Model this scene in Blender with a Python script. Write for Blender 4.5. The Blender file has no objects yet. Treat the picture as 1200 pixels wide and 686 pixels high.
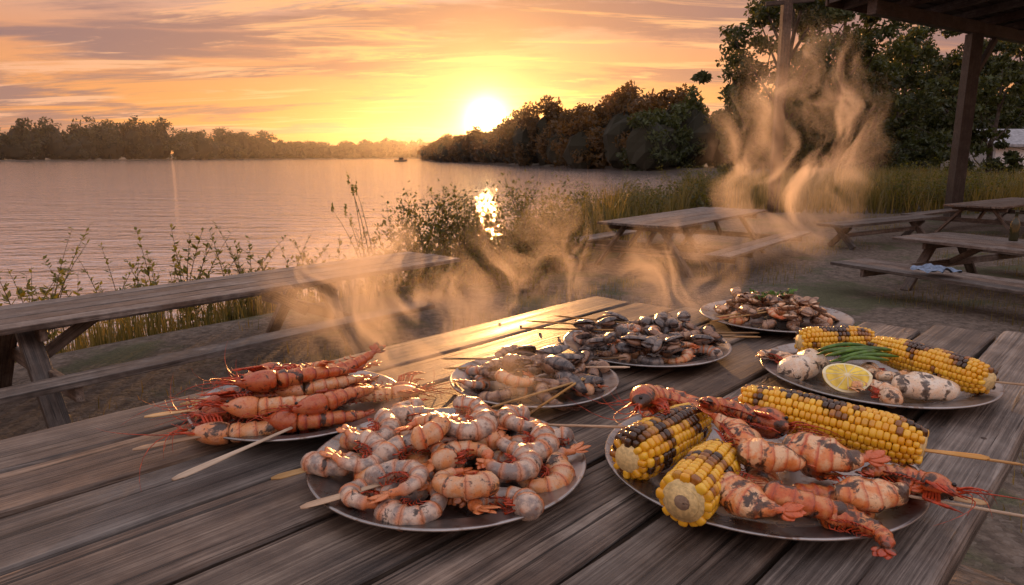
import bpy, math, random
import numpy as np
from mathutils import Matrix, Vector, Euler, noise as mnoise
rad=math.radians
random.seed(7); rng=np.random.default_rng(7)
scene=bpy.context.scene

# ---------------------------------------------------------------- mesh builder
class MB:
    def __init__(s): s.V=[];s.F=[];s.M=[];s.T=[];s.P=[];s.R=[];s.n=0
    def add(s,V,F,mat=0,t=None,pc=None,r=None,M=None):
        V=np.asarray(V,float); n=len(V)
        s.P.append(np.asarray(pc,float) if pc is not None else V.copy())
        if M is not None: V=V@M[:3,:3].T+M[:3,3]
        s.V.append(V)
        s.T.append(np.zeros(n) if t is None else np.broadcast_to(np.asarray(t,float),(n,)))
        s.R.append(np.broadcast_to(np.asarray(random.random() if r is None else r,float),(n,)))
        o=s.n
        if isinstance(F,np.ndarray): F=(F+o).tolist()
        else: F=[[i+o for i in f] for f in F]
        s.F+=F; s.M+=[mat]*len(F); s.n+=n
    def build(s,name,mats,smooth=True,bevel=0,parent=None):
        V=np.concatenate(s.V); c=(V.min(0)+V.max(0))/2; c[2]=V[:,2].min()
        V=V-c
        me=bpy.data.meshes.new(name); me.from_pydata(V.tolist(),[],s.F)
        for m in mats: me.materials.append(m)
        me.polygons.foreach_set('material_index',np.array(s.M,dtype=np.int32))
        me.polygons.foreach_set('use_smooth',np.full(len(s.F),smooth))
        a=me.attributes.new('t','FLOAT','POINT'); a.data.foreach_set('value',np.concatenate(s.T).astype(np.float32))
        a=me.attributes.new('rnd','FLOAT','POINT'); a.data.foreach_set('value',np.concatenate(s.R).astype(np.float32))
        a=me.attributes.new('pc','FLOAT_VECTOR','POINT'); a.data.foreach_set('vector',np.concatenate(s.P).astype(np.float32).ravel())
        me.update()
        ob=bpy.data.objects.new(name,me); scene.collection.objects.link(ob); ob.location=c
        if bevel:
            b=ob.modifiers.new('bevel','BEVEL'); b.width=bevel; b.segments=2; b.limit_method='ANGLE'
        return ob

def mat4(loc=(0,0,0),rx=0,ry=0,rz=0,s=1):
    sc=s if hasattr(s,'__len__') else (s,s,s)
    return np.array(Matrix.Translation(loc)@Matrix.Rotation(rz,4,'Z')@Matrix.Rotation(ry,4,'Y')@Matrix.Rotation(rx,4,'X')@Matrix.Diagonal((*sc,1)))

def tube(pts,ra,rb=None,n=8,up=(0,0,1)):
    pts=np.asarray(pts,float); N=len(pts)
    ra=np.broadcast_to(np.asarray(ra,float),(N,)); rb=ra if rb is None else np.broadcast_to(np.asarray(rb,float),(N,))
    T=np.gradient(pts,axis=0); T/=np.linalg.norm(T,axis=1)[:,None]+1e-12
    u=np.array(up,float)
    if abs(np.dot(u,T[0]))>.95: u=np.array([1.,0,0])
    V=[];ang=np.arange(n)/n*2*math.pi
    for i in range(N):
        b=u-np.dot(u,T[i])*T[i]; b/=np.linalg.norm(b)+1e-12; u=b
        a=np.cross(b,T[i])
        V.append(pts[i]+np.outer(np.cos(ang)*ra[i],a)+np.outer(np.sin(ang)*rb[i],b))
    V=np.concatenate(V); F=[]
    for i in range(N-1):
        for j in range(n):
            k=(j+1)%n; F.append([i*n+j,i*n+k,(i+1)*n+k,(i+1)*n+j])
    F.append(list(range(n))[::-1]); F.append([(N-1)*n+j for j in range(n)])
    return V,F,np.repeat(np.linspace(0,1,N),n)

def ellipsoid(nu=12,nv=8,e1=1,e2=1):
    V=[];F=[]
    sp=lambda v,e: math.copysign(abs(v)**e,v)
    for i in range(1,nv):
        ph=-math.pi/2+math.pi*i/nv
        for j in range(nu):
            th=2*math.pi*j/nu
            V.append((sp(math.cos(ph),e1)*sp(math.cos(th),e2),sp(math.cos(ph),e1)*sp(math.sin(th),e2),sp(math.sin(ph),e1)))
    for i in range(nv-2):
        for j in range(nu):
            k=(j+1)%nu; F.append([i*nu+j,i*nu+k,(i+1)*nu+k,(i+1)*nu+j])
    b=len(V); V.append((0,0,-1)); V.append((0,0,1))
    for j in range(nu):
        k=(j+1)%nu; F.append([b,k,j]); F.append([b+1,(nv-2)*nu+j,(nv-2)*nu+k])
    return np.array(V,float),F

BOXF=[[0,1,3,2],[4,6,7,5],[0,4,5,1],[2,3,7,6],[0,2,6,4],[1,5,7,3]]
def beam(mb,p0,p1,w,h,mat=0,up=(0,0,1),r=None,ext=0):
    p0=np.array(p0,float);p1=np.array(p1,float);d=p1-p0;L=np.linalg.norm(d);d/=L
    p0=p0-d*ext;p1=p1+d*ext;L+=2*ext
    u=np.array(up,float)
    if abs(np.dot(u,d))>.97: u=np.array([1.,0,0])
    a=np.cross(u,d);a/=np.linalg.norm(a);b=np.cross(d,a)
    V=[];P=[];ox,oy,oz=rng.random(3)*40
    for i in (0,1):
        for j in (-.5,.5):
            for k in (-.5,.5):
                V.append((p1 if i else p0)+a*j*w+b*k*h); P.append((i*L+ox,j*w+oy,k*h+oz))
    mb.add(V,BOXF,mat,pc=P,r=r)

# ---------------------------------------------------------------- node helper
class NT:
    def __init__(s,tree): s.t=tree; s.t.nodes.clear()
    def n(s,ty,ins=None,**pr):
        nd=s.t.nodes.new(ty)
        for k,v in pr.items(): setattr(nd,k,v)
        if ins:
            for k,v in ins.items():
                sk=nd.inputs[k]
                if isinstance(v,bpy.types.NodeSocket): s.t.links.new(v,sk)
                else: sk.default_value=v
        return nd
    def m(s,op,a,b=0.0,c=0.0,clamp=False):
        nd=s.t.nodes.new('ShaderNodeMath'); nd.operation=op; nd.use_clamp=clamp
        for i,v in enumerate((a,b,c)):
            if isinstance(v,bpy.types.NodeSocket): s.t.links.new(v,nd.inputs[i])
            else: nd.inputs[i].default_value=v
        return nd.outputs[0]
    def mr(s,v,a,b,c=0.0,d=1.0,smooth=True):
        nd=s.n('ShaderNodeMapRange',{0:v,1:a,2:b,3:c,4:d}); nd.interpolation_type='SMOOTHSTEP' if smooth else 'LINEAR'
        return nd.outputs[0]
    def mix(s,f,a,b,bt='MIX'):
        nd=s.t.nodes.new('ShaderNodeMix'); nd.data_type='RGBA'; nd.blend_type=bt
        for i,v in ((0,f),(6,a),(7,b)):
            if isinstance(v,bpy.types.NodeSocket): s.t.links.new(v,nd.inputs[i])
            else: nd.inputs[i].default_value=(v if i==0 else (*v,1) if len(v)==3 else v)
        return nd.outputs[2]
    def ramp(s,f,els):
        nd=s.n('ShaderNodeValToRGB',{0:f}); cr=nd.color_ramp
        while len(cr.elements)>1: cr.elements.remove(cr.elements[0])
        cr.elements[0].position=els[0][0]; cr.elements[0].color=(*els[0][1],1)
        for p,c in els[1:]:
            e=cr.elements.new(p); e.color=(*c,1)
        return nd.outputs[0]
    def noise(s,vec,scale,detail=4,rough=.5,dist=0):
        return s.n('ShaderNodeTexNoise',{'Vector':vec,'Scale':scale,'Detail':detail,'Roughness':rough,'Distortion':dist}).outputs['Fac']
    def attr(s,name): return s.n('ShaderNodeAttribute',attribute_name=name)
    def mapping(s,vec,scale=(1,1,1),loc=(0,0,0),rot=(0,0,0)):
        return s.n('ShaderNodeMapping',{'Vector':vec,'Scale':scale,'Location':loc,'Rotation':rot}).outputs[0]
    def obj(s): return s.n('ShaderNodeTexCoord').outputs['Object']
    def pos(s): return s.n('ShaderNodeNewGeometry').outputs['Position']
    def bump(s,h,st=.3,dist=.01): return s.n('ShaderNodeBump',{'Height':h,'Strength':st,'Distance':dist}).outputs[0]
def newmat(name):
    m=bpy.data.materials.new(name); m.use_nodes=True; return m,NT(m.node_tree)
def finish(nt,col,rough=.5,bump=None,**kw):
    ins={'Base Color':col if isinstance(col,bpy.types.NodeSocket) else (*col,1),'Roughness':rough}
    for k,v in kw.items(): ins[k.replace('_',' ')]=v
    if bump is not None: ins['Normal']=bump
    b=nt.n('ShaderNodeBsdfPrincipled',ins)
    nt.n('ShaderNodeOutputMaterial',{'Surface':b.outputs[0]}); return b

def wood_mat(name,dark,mid,light,rough=.5,tone=.5):
    m,nt=newmat(name)
    pc=nt.attr('pc').outputs['Vector']; rn=nt.attr('rnd').outputs['Fac']
    warp=nt.n('ShaderNodeTexNoise',{'Vector':nt.mapping(pc,(1.1,3,3)),'Scale':1.0,'Detail':1}).outputs['Color']
    w2=nt.n('ShaderNodeVectorMath',{0:warp,1:(0,.020,.02)},operation='MULTIPLY').outputs[0]
    vor=nt.n('ShaderNodeTexVoronoi',{'Vector':nt.mapping(pc,(1.5,6.5,.1)),'Scale':1.0,'Randomness':1.0})
    kd=vor.outputs['Distance']
    kn=nt.mr(kd,.03,.20,1,0)
    kw=nt.n('ShaderNodeCombineXYZ',{'Y':nt.m('MULTIPLY',kn,.012)}).outputs[0]
    p=nt.n('ShaderNodeVectorMath',{0:pc,1:w2}).outputs[0]
    p=nt.n('ShaderNodeVectorMath',{0:p,1:kw}).outputs[0]
    A=nt.noise(nt.mapping(p,(.8,30,30)),1.0,6,.6,.1)
    B=nt.noise(nt.mapping(p,(3.5,230,230)),1.0,5,.7)
    C=nt.noise(nt.mapping(p,(1.6,75,75)),1.0,4,.55)
    W=nt.noise(pc,2.6,5,.65); W2=nt.noise(pc,14,4,.6)
    mixf=nt.m('ADD',nt.m('ADD',nt.m('MULTIPLY',A,.38),nt.m('MULTIPLY',B,.42)),nt.m('MULTIPLY',W2,.20))
    col=nt.ramp(mixf,[(.40,dark),(.50,mid),(.60,light)])
    col=nt.mix(nt.mr(W,.35,.65),col,nt.mix(1,col,(.62,.50,.42),'MULTIPLY'))
    tn=nt.mr(rn,0,1,.62,1.32,False)
    hs=nt.n('ShaderNodeHueSaturation',{'Color':col,'Value':tn,'Saturation':nt.mr(nt.m('FRACT',nt.m('MULTIPLY',rn,7.3)),0,1,.7,1.3)}).outputs[0]
    crack=nt.mr(C,.33,.385,1,0)
    kmask=nt.mr(kd,.02,.075,1,0)
    ring=nt.mr(nt.m('SINE',nt.m('MULTIPLY',kd,150)),-.2,1,0,.5)
    ring=nt.m('MULTIPLY',ring,nt.mr(kd,.07,.14,1,0))
    dk=nt.m('MAXIMUM',nt.m('MAXIMUM',crack,nt.m('MULTIPLY',kmask,.9)),ring)
    hs=nt.mix(nt.m('MULTIPLY',dk,.88),hs,(.012,.009,.007))
    h=nt.m('SUBTRACT',nt.m('ADD',nt.m('MULTIPLY',B,.7),nt.m('MULTIPLY',A,.6)),nt.m('MULTIPLY',dk,.9))
    rg=nt.mr(A,.3,.7,rough-.08,rough+.18)
    finish(nt,hs,rg,nt.bump(h,.9,.0045))
    return m
M_table=wood_mat('weathered_table_wood',(.032,.024,.020),(.130,.104,.087),(.30,.255,.215),.47)
M_wood2=wood_mat('grey_bench_wood',(.035,.027,.023),(.125,.10,.086),(.27,.23,.20),.52)
M_post=wood_mat('dark_post_wood',(.025,.017,.013),(.075,.054,.042),(.15,.115,.095),.6)

def simple(name,col,rough=.5,bs=0,bstr=.3,bd=.002,var=.0,**kw):
    m,nt=newmat(name); o=nt.obj()
    c=(*col,1)
    if var:
        N=nt.noise(o,bs or 8,4)
        c=nt.mix(nt.mr(N,.3,.7),tuple(x*(1-var) for x in col),tuple(min(1,x*(1+var)) for x in col))
    else: c=nt.mix(0,col,col)
    b=nt.bump(nt.noise(o,bs,4),bstr,bd) if bs else None
    finish(nt,c,rough,b,**kw); return m

def shrimp_mat(name,base,base2,band,char=.62,wet=.28,bandw=.5,sss=.08,marks=False):
    m,nt=newmat(name)
    pc=nt.attr('pc').outputs['Vector']; t=nt.attr('t').outputs['Fac']; rn=nt.attr('rnd').outputs['Fac']
    off=nt.n('ShaderNodeVectorMath',{0:pc,1:nt.n('ShaderNodeCombineXYZ',{'X':nt.m('MULTIPLY',rn,9.0),'Y':nt.m('MULTIPLY',rn,5.0)}).outputs[0]}).outputs[0]
    n1=nt.noise(off,55,5,.6); n2=nt.noise(off,190,4,.65); n3=nt.noise(off,34,5,.65,.4)
    col=nt.mix(nt.mr(n1,.40,.60),base,base2)
    fr=nt.m('FRACT',nt.m('ADD',nt.m('MULTIPLY',t,6.5),nt.m('MULTIPLY',n2,.22)))
    b=nt.m('MAXIMUM',nt.mr(fr,1-bandw*.6,.97),nt.mr(fr,.0,bandw*.30,1,0))
    b=nt.m('MULTIPLY',b,nt.mr(n1,.25,.50,.5,1))
    tail=nt.mr(t,.80,.95)
    b=nt.m('MAXIMUM',nt.m('MULTIPLY',b,nt.mr(rn,0,1,.55,1)),nt.m('MULTIPLY',tail,.9))
    col=nt.mix(b,col,band)
    edge=nt.m('MULTIPLY',nt.m('MAXIMUM',nt.mr(fr,.93,.99),nt.mr(fr,.0,.05,1,0)),nt.mr(t,.82,.9,.35 if marks else .65,0))
    col=nt.mix(edge,col,tuple(x*.3 for x in band))
    fl=nt.mr(n2,.54,.70,0,.55); col=nt.mix(fl,col,tuple(x*.35 for x in band))
    ch=nt.mr(n3,char,char+.07)
    if marks:
        px=nt.n('ShaderNodeSeparateXYZ',{0:pc}).outputs[0]
        st=nt.mr(nt.m('SINE',nt.m('ADD',nt.m('MULTIPLY',px,170),nt.m('MULTIPLY',n1,5))),.6,.9)
        ch=nt.m('MAXIMUM',ch,nt.m('MULTIPLY',st,nt.mr(n3,.45,.56,.0,.9)))
    col=nt.mix(nt.m('MULTIPLY',nt.mr(ch,.0,.5),.55),col,tuple(x*.25 for x in base2))
    col=nt.mix(nt.m('MULTIPLY',ch,.92),col,(.028,.013,.007))
    finish(nt,col,nt.mr(n2,.3,.7,wet-.06,wet+.2),nt.bump(nt.m('ADD',n2,nt.m('MULTIPLY',n1,.8)),.55,.0022),
        Subsurface_Weight=sss,Subsurface_Scale=.003,Subsurface_Radius=(1,.5,.3),Coat_Weight=.35,Coat_Roughness=.16)
    return m
M_shrimp=shrimp_mat('shrimp_grey_shell',(.58,.44,.34),(.25,.205,.185),(.64,.19,.045),.59,bandw=.6)
M_shrimpO=shrimp_mat('shrimp_pink_shell',(.64,.28,.10),(.60,.38,.23),(.60,.13,.025),.58)
M_prawn=shrimp_mat('prawn_orange_shell',(.50,.095,.018),(.54,.19,.065),(.34,.04,.010),.555)
M_red=simple('prawn_red_legs',(.40,.045,.010),.35,120,.3,.001,.5)
M_eye=simple('prawn_eye',(.01,.008,.008),.15)
M_grill=shrimp_mat('grilled_prawn_shell',(.56,.12,.022),(.64,.26,.09),(.38,.042,.010),.53,bandw=.6,marks=True)
M_plump=shrimp_mat('grilled_prawn_flesh',(.78,.50,.28),(.72,.25,.07),(.56,.09,.015),.55,bandw=.5,marks=True)
M_flesh=shrimp_mat('grilled_white_flesh',(.78,.60,.42),(.74,.38,.18),(.70,.32,.12),.56,bandw=.25,marks=True)
M_white=shrimp_mat('pale_squid_flesh',(.78,.68,.55),(.78,.58,.40),(.70,.42,.25),.60,bandw=.1,marks=True)
M_mus=shrimp_mat('brown_seafood',(.24,.125,.07),(.40,.24,.145),(.13,.052,.028),.57,bandw=.5)
M_shell=shrimp_mat('dark_mussel_shell',(.06,.048,.047),(.21,.165,.14),(.03,.025,.03),.7,wet=.22,sss=0)

m,nt=newmat('corn_kernels'); M_corn=m
rn=nt.attr('rnd').outputs['Fac']; o=nt.obj()
c=nt.mix(rn,(.74,.35,.010),(.88,.54,.04))
ch=nt.attr('t').outputs['Fac']; n2=nt.noise(o,140,4,.6)
c=nt.mix(nt.mr(nt.m('ADD',ch,nt.m('MULTIPLY',n2,.3)),.26,.55,0,.90),c,(.27,.08,.012))
c=nt.mix(nt.m('MULTIPLY',nt.mr(nt.m('ADD',ch,nt.m('MULTIPLY',n2,.5)),.56,.92),.95),c,(.030,.012,.005))
finish(nt,c,.25,nt.bump(n2,.15,.001),Subsurface_Weight=.08,Subsurface_Scale=.004,Coat_Weight=.5,Coat_Roughness=.1)
M_core=simple('corn_core',(.72,.55,.25),.6,200,.5,.001,.2)
M_stick=wood_mat('skewer_wood',(.38,.24,.12),(.54,.37,.20),(.68,.50,.31),.55)
M_lemon=simple('lemon_rind',(.82,.56,.02),.4,90,.5,.001,.15)
M_lemonf=simple('lemon_flesh',(.84,.60,.07),.22,60,.5,.001,.25)
M_pith=simple('lemon_pith',(.85,.78,.50),.6)
M_green=simple('green_herb',(.08,.17,.025),.45,60,.3,.001,.4)
m,nt=newmat('brushed_steel_platter'); M_steel=m
o=nt.obj(); n1=nt.noise(o,14,5,.6); n2=nt.noise(o,260,3); n3=nt.noise(o,40,5,.6)
c=nt.mix(nt.mr(n1,.35,.65),(.25,.24,.235),(.42,.40,.39)); c=nt.mix(nt.mr(n3,.53,.66,0,.7),c,(.18,.09,.04))
finish(nt,c,nt.mr(n1,.3,.7,.22,.40),nt.bump(n2,.08,.001),Metallic=.9)

def leaf_mat(name,c1,c2,trans=.45,c3=None):
    m,nt=newmat(name); rn=nt.attr('rnd').outputs['Fac']
    c=nt.mix(rn,c1,c2)
    b=nt.n('ShaderNodeBsdfPrincipled',{'Base Color':c,'Roughness':.55})
    tr=nt.n('ShaderNodeBsdfTranslucent',{'Color':nt.mix(1,c,(1.8,1.3,.5),'MULTIPLY')})
    mx=nt.n('ShaderNodeMixShader',{0:trans,1:b.outputs[0],2:tr.outputs[0]})
    nt.n('ShaderNodeOutputMaterial',{'Surface':mx.outputs[0]}); return m
M_leafT=leaf_mat('tree_foliage',(.024,.036,.011),(.07,.095,.024),.35)
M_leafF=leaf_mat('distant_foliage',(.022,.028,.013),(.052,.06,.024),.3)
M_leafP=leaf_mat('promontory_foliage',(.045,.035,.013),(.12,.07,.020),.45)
M_leafW=leaf_mat('weed_foliage',(.06,.085,.02),(.15,.17,.045),.5)
M_leafB=leaf_mat('bush_foliage',(.05,.065,.018),(.13,.135,.035),.5)
M_grass=leaf_mat('tall_grass_blades',(.08,.09,.028),(.23,.20,.08),.5)
M_stem=simple('plant_stem',(.10,.07,.035),.7)
M_bark=simple('tree_bark',(.05,.038,.03),.85,6,.8,.05,.4)
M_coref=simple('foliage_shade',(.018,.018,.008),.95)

# ---------------------------------------------------------------- terrain + lake
LAND=np.array([(-60,-60),(-30,-18),(-14,-3),(-9.6,2.6),(-5.7,7.2),(-3.3,10.2),(-1.6,12.4),(.2,15),(1.8,18.5),(6,28),(14,44),(30,60),(50,73),(62,86),(56,100),(35,107),(22,113),(2,190),(-28,300),(-50,395),(-30,480),(60,560),(950,700),(950,-60)],float)
FAR=np.array([(-950,120),(-420,260),(-258,350),(-200,520),(-140,760),(-90,950),(300,1100),(950,1200),(950,1700),(-950,1700)],float)
def sdist(X,Y,poly):
    X=np.asarray(X,float);Y=np.asarray(Y,float)
    d=np.full(X.shape,1e9); ins=np.zeros(X.shape,bool)
    for i in range(len(poly)):
        x0,y0=poly[i];x1,y1=poly[(i+1)%len(poly)]
        dx,dy=x1-x0,y1-y0
        t=np.clip(((X-x0)*dx+(Y-y0)*dy)/(dx*dx+dy*dy),0,1)
        d=np.minimum(d,np.hypot(X-x0-t*dx,Y-y0-t*dy))
        c=((y0>Y)!=(y1>Y))&(X<(x1-x0)*(Y-y0)/((y1-y0) if y1!=y0 else 1e-9)+x0)
        ins^=c
    return np.where(ins,d,-d)
ss=lambda v,a,b:(lambda t:t*t*(3-2*t))(np.clip((v-a)/(b-a),0,1))
TU=np.array([.69,.724]);TN=np.array([.724,-.69])
TC0=np.array([.28,2.30])
def height(X,Y):
    X=np.asarray(X,float);Y=np.asarray(Y,float)
    d=np.maximum(sdist(X,Y,LAND),sdist(X,Y,FAR))
    h=-1.9+.8*ss(d,-4,0)+.36*ss(d,0,1.3)
    h=h+.03*np.sin(X*1.7+1)*np.sin(Y*1.3)*ss(d,0,2)+.05*np.sin(X*.31)*np.cos(Y*.27)*ss(d,2,6)
    h=h+ss(d,30,200)*4
    a=(X-TC0[0])*TU[0]+(Y-TC0[1])*TU[1]; b=(X-TC0[0])*TN[0]+(Y-TC0[1])*TN[1]
    ox=np.maximum(np.maximum(a-.2,-4.2-a),0); oy=np.maximum(np.maximum(-b,b-1.9),0)
    h=h+.72*(1-ss(np.hypot(ox,oy),.1,1.6))
    return h
nx,ny=280,330
xs=950*np.sinh(6*np.linspace(-1,1,nx))/math.sinh(6)
ys=6+1650*np.sinh(6.5*np.linspace(-.5,1,ny))/math.sinh(6.5)
GX,GY=np.meshgrid(xs,ys); GZ=height(GX,GY)
V=np.stack([GX.ravel(),GY.ravel(),GZ.ravel()],1)
i,j=np.meshgrid(np.arange(nx-1),np.arange(ny-1)); a=(j*nx+i).ravel()
F=np.stack([a,a+1,a+nx+1,a+nx],1)
m,nt=newmat('dirt_and_gravel'); M_ground=m
p=nt.pos(); n1=nt.noise(p,.8,6,.6); n2=nt.noise(p,9,6,.65); n3=nt.noise(p,45,4,.6)
vor=nt.n('ShaderNodeTexVoronoi',{'Vector':p,'Scale':28.0})
c=nt.ramp(n2,[(.3,(.045,.032,.024)),(.5,(.11,.082,.062)),(.7,(.20,.155,.12))])
c=nt.mix(nt.mr(vor.outputs['Color'],.5,.9,0,.5),c,(.24,.20,.165))
c=nt.mix(nt.mr(n1,.50,.62,0,.8),c,nt.ramp(n3,[(.35,(.03,.04,.014)),(.65,(.09,.10,.035))]))
finish(nt,c,.9,nt.bump(nt.m('ADD',nt.m('ADD',n3,n2),nt.m('MULTIPLY',vor.outputs['Distance'],-.8)),.8,.03))
mb=MB(); mb.add(V,F,0); ground=mb.build('ground',[M_ground])

m,nt=newmat('lake_water'); M_water=m
p=nt.pos()
a1=nt.noise(nt.mapping(p,(.9,1.9,1)),2.4,4,.55,.3); a2=nt.noise(nt.mapping(p,(.35,1.0,1),rot=(0,0,.3)),.9,4,.5,.5); a3=nt.noise(nt.mapping(p,(.05,.16,1)),.6,3,.5)
h=nt.m('ADD',nt.m('ADD',nt.m('MULTIPLY',a1,.16),nt.m('MULTIPLY',a2,.36)),nt.m('MULTIPLY',a3,.3))
finish(nt,(.66,.55,.52),.05,nt.bump(h,.70,.45),IOR=1.5,Metallic=.75)
mb=MB(); mb.add([(-3000,-200,-1.1),(3000,-200,-1.1),(3000,4000,-1.1),(-3000,4000,-1.1)],[[0,1,2,3]],0); mb.build('lake_water',[M_water],False)

# ---------------------------------------------------------------- main table
mb=MB(); nb=8; wtot=1.26; bw=wtot/nb
FE=[0.0,.02,.05,.10,.17,.25,.33,.40]
def TP(a,b,z): return (TC0[0]+TU[0]*a+TN[0]*b, TC0[1]+TU[1]*a+TN[1]*b, z)
for k in range(nb):
    b=bw*(k+.5); e=FE[k]+rng.normal()*.006
    w=bw-.010; z=.75-.0225+rng.normal()*.0012
    N=60; xsn=np.linspace(-4.0,e,N); Vv=[];Pv=[]
    o1,o2=rng.random(2)*30
    prof=[(-.5,-.045),(-.5,-.006),(-.485,-.0016),(-.45,0),(-.2,.0006),(0,0),(.2,-.0006),(.45,0),(.485,-.0016),(.5,-.006),(.5,-.045)]
    wav=np.cumsum(rng.normal(size=N))*.0005; wav-=wav.mean()
    for ii,x in enumerate(xsn):
        for (u,dz) in prof:
            edge=.0015*math.sin(x*9+k*3+ (5 if u>0 else 0))+rng.normal()*.0006 if abs(u)>.47 else 0
            xx=x-(.006 if (ii==N-1 and abs(u)>.46) else 0)
            bb=b+u*w+edge; Vv.append(TP(xx,bb,z+.0225+dz+wav[ii]*.6)); Pv.append((x+o1,u*w+o2,dz))
    n=len(prof); Fv=[]
    for ii in range(N-1):
        for jj in range(n):
            kk=(jj+1)%n; Fv.append([ii*n+jj,(ii+1)*n+jj,(ii+1)*n+kk,ii*n+kk])
    Fv.append([(N-1)*n+jj for jj in range(n)]); Fv.append(list(range(n))[::-1])
    mb.add(Vv,Fv,0,pc=Pv,r=[.35,.8,.15,.65,.4,.9,.2,.7][k])
for a in (-.5,-2.2,-3.7):
    beam(mb,TP(a,.06,.66),TP(a,wtot-.06,.66),.09,.085)
    beam(mb,TP(a+.09,.30,.70),TP(a+.09,.02,-.02),.09,.09); beam(mb,TP(a+.09,wtot-.30,.70),TP(a+.09,wtot-.02,-.02),.09,.09)
M_nail=simple('rusty_nail',(.05,.03,.02),.5)
for a in (-.5,-2.2):
    for k in range(nb):
        for q in (.3,.7):
            E,EF=ellipsoid(8,4); mb.add(E*np.array([.0045,.0045,.0016])+np.array(TP(a+rng.normal()*.01,bw*(k+q),.7500)),EF,1)
mb.build('wooden_table',[M_table,M_nail],False)

# ---------------------------------------------------------------- picnic tables
def picnic(name,c,az,L,W,Ht,bo,bwid,seat=.45,nb=5,nbb=2,mat=M_wood2,legs=None,bl=None,z0=None,boff=0):
    mb=MB(); u=np.array([math.sin(az),math.cos(az)]); n=np.array([u[1],-u[0]]); c=np.array(c,float)
    z0=float(height(c[0],c[1])) if z0 is None else z0
    P=lambda a,b,z:(c[0]+u[0]*a+n[0]*b,c[1]+u[1]*a+n[1]*b,z0+z)
    pw=W/nb
    for k in range(nb):
        b=-W/2+pw*(k+.5); e=rng.normal()*.02
        beam(mb,P(-L/2+e,b,Ht-.022),P(L/2+e,b,Ht-.022+rng.normal()*.004),pw-.014,.045)
    bl=bl or L
    for s in (-1,1):
        for k in range(nbb):
            q=bwid/nbb; b=s*bo-bwid/2+q*(k+.5)
            beam(mb,P(-bl/2+boff,b,seat-.022),P(bl/2+boff,b,seat-.022+rng.normal()*.004),q-.012,.045)
    legs=legs or [-L/2+.45,L/2-.45]
    for a in legs:
        for s in (-1,1):
            beam(mb,P(a,s*(W*.22),Ht-.05),P(a,s*min(bo-.05,W*.22+.62),-.03),.06,.14,up=(*u,0))
        beam(mb,P(a+.06,-W/2+.05,Ht-.095),P(a+.06,W/2-.05,Ht-.095),.05,.10)
        beam(mb,P(a+.06,-bo-bwid/2+.03,seat-.10),P(a+.06,bo+bwid/2-.03,seat-.10),.05,.11)
        s=1 if a<0 else -1
        beam(mb,P(a+.06*s,0,seat-.10),P(a+s*.6,0,Ht-.06),.05,.09)
    return mb.build(name,[mat],False,.006)
picnic('picnic_table',(-3.25,5.66),rad(41),7.0,.95,.75,.98,.24,legs=[-2.9,-.80,1.75],nb=5,bl=6.0,boff=-.5,nbb=1)
picnic('picnic_table',(3.5,13.4),rad(38),4.6,1.5,.86,1.45,.45,legs=[-2.0,-1.2,1.7])
picnic('picnic_table',(7.7,9.2),rad(152),4.4,1.5,.75,1.75,.8,nbb=3)
picnic('picnic_table',(13.2,18.3),rad(52),5,1.3,.75,1.4,.45)
mb=MB(); z0=-.74
p0=np.array([6.8,14.6]);p1=np.array([10.3,16.9]);u=(p1-p0)/np.linalg.norm(p1-p0);n=np.array([u[1],-u[0]])
for k in (-1,1): beam(mb,(*(p0+n*k*.17),z0+.5),(*(p1+n*k*.17),z0+.5),.31,.06)
for a in (.5,3.6):
    q=p0+u*a
    beam(mb,(*(q-n*.15),z0+.46),(*(q+n*.28),z0),.10,.12); beam(mb,(*(q+n*.15),z0+.46),(*(q-n*.28),z0),.08,.12)
beam(mb,(*(p0+u*.5),z0+.25),(*(p0+u*3.6),z0+.25),.06,.09)
mb.build('wooden_bench',[M_wood2],False,.006)

# ---------------------------------------------------------------- pavilion + post
mb=MB(); z0=-.8
E0=np.array([8.6,19.6]);E1=np.array([21.,27.4]);e=(E1-E0)/np.linalg.norm(E1-E0);q=np.array([e[1],-e[0]])
def PV(a,b,z): return (*(E0+e*a+q*b),z)
LE=np.linalg.norm(E1-E0)
for k in range(30):
    beam(mb,PV(-.1,.2+.4*k,5.45+.10*k*.4),PV(LE,.2+.4*k,5.45+.10*k*.4),.397,.05)
mb.add([PV(-.1,0,5.50),PV(LE,0,5.50),PV(LE,12.1,6.70),PV(-.1,12.1,6.70)],[[0,1,2,3]],0)
beam(mb,PV(-.15,-.03,5.36),PV(LE,-.03,5.36),.06,.36)
beam(mb,PV(-.13,0.05,5.40),PV(-.13,12,6.6),.06,.34)
for k in range(9): beam(mb,PV(.6+1.6*k,.02,5.27),PV(.6+1.6*k,12,6.47),.10,.24)
beam(mb,PV(.3,1.0,5.02),PV(LE,1.0,5.02),.26,.34); beam(mb,PV(.3,8.0,5.7),PV(LE,8.0,5.7),.26,.34)
for a,b in ((5.8,1.0),(13.4,1.0),(5.8,8),(13.4,8)):
    h=4.86 if b<2 else 5.54
    beam(mb,PV(a,b,z0-.1),PV(a,b,h),.36,.36)
    beam(mb,PV(a+.2,b,h-1.3),PV(a+1.3,b,h-.05),.14,.16)
mb.build('wooden_pavilion',[M_post],False,.01)
mb=MB(); beam(mb,(9.2,24.2,-.9),(9.15,24.2,8.5),.30,.30); beam(mb,(8.4,24.0,6.15),(10.1,24.3,6.35),.12,.14)
mb.build('wooden_post',[M_post],False,.015)

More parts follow.
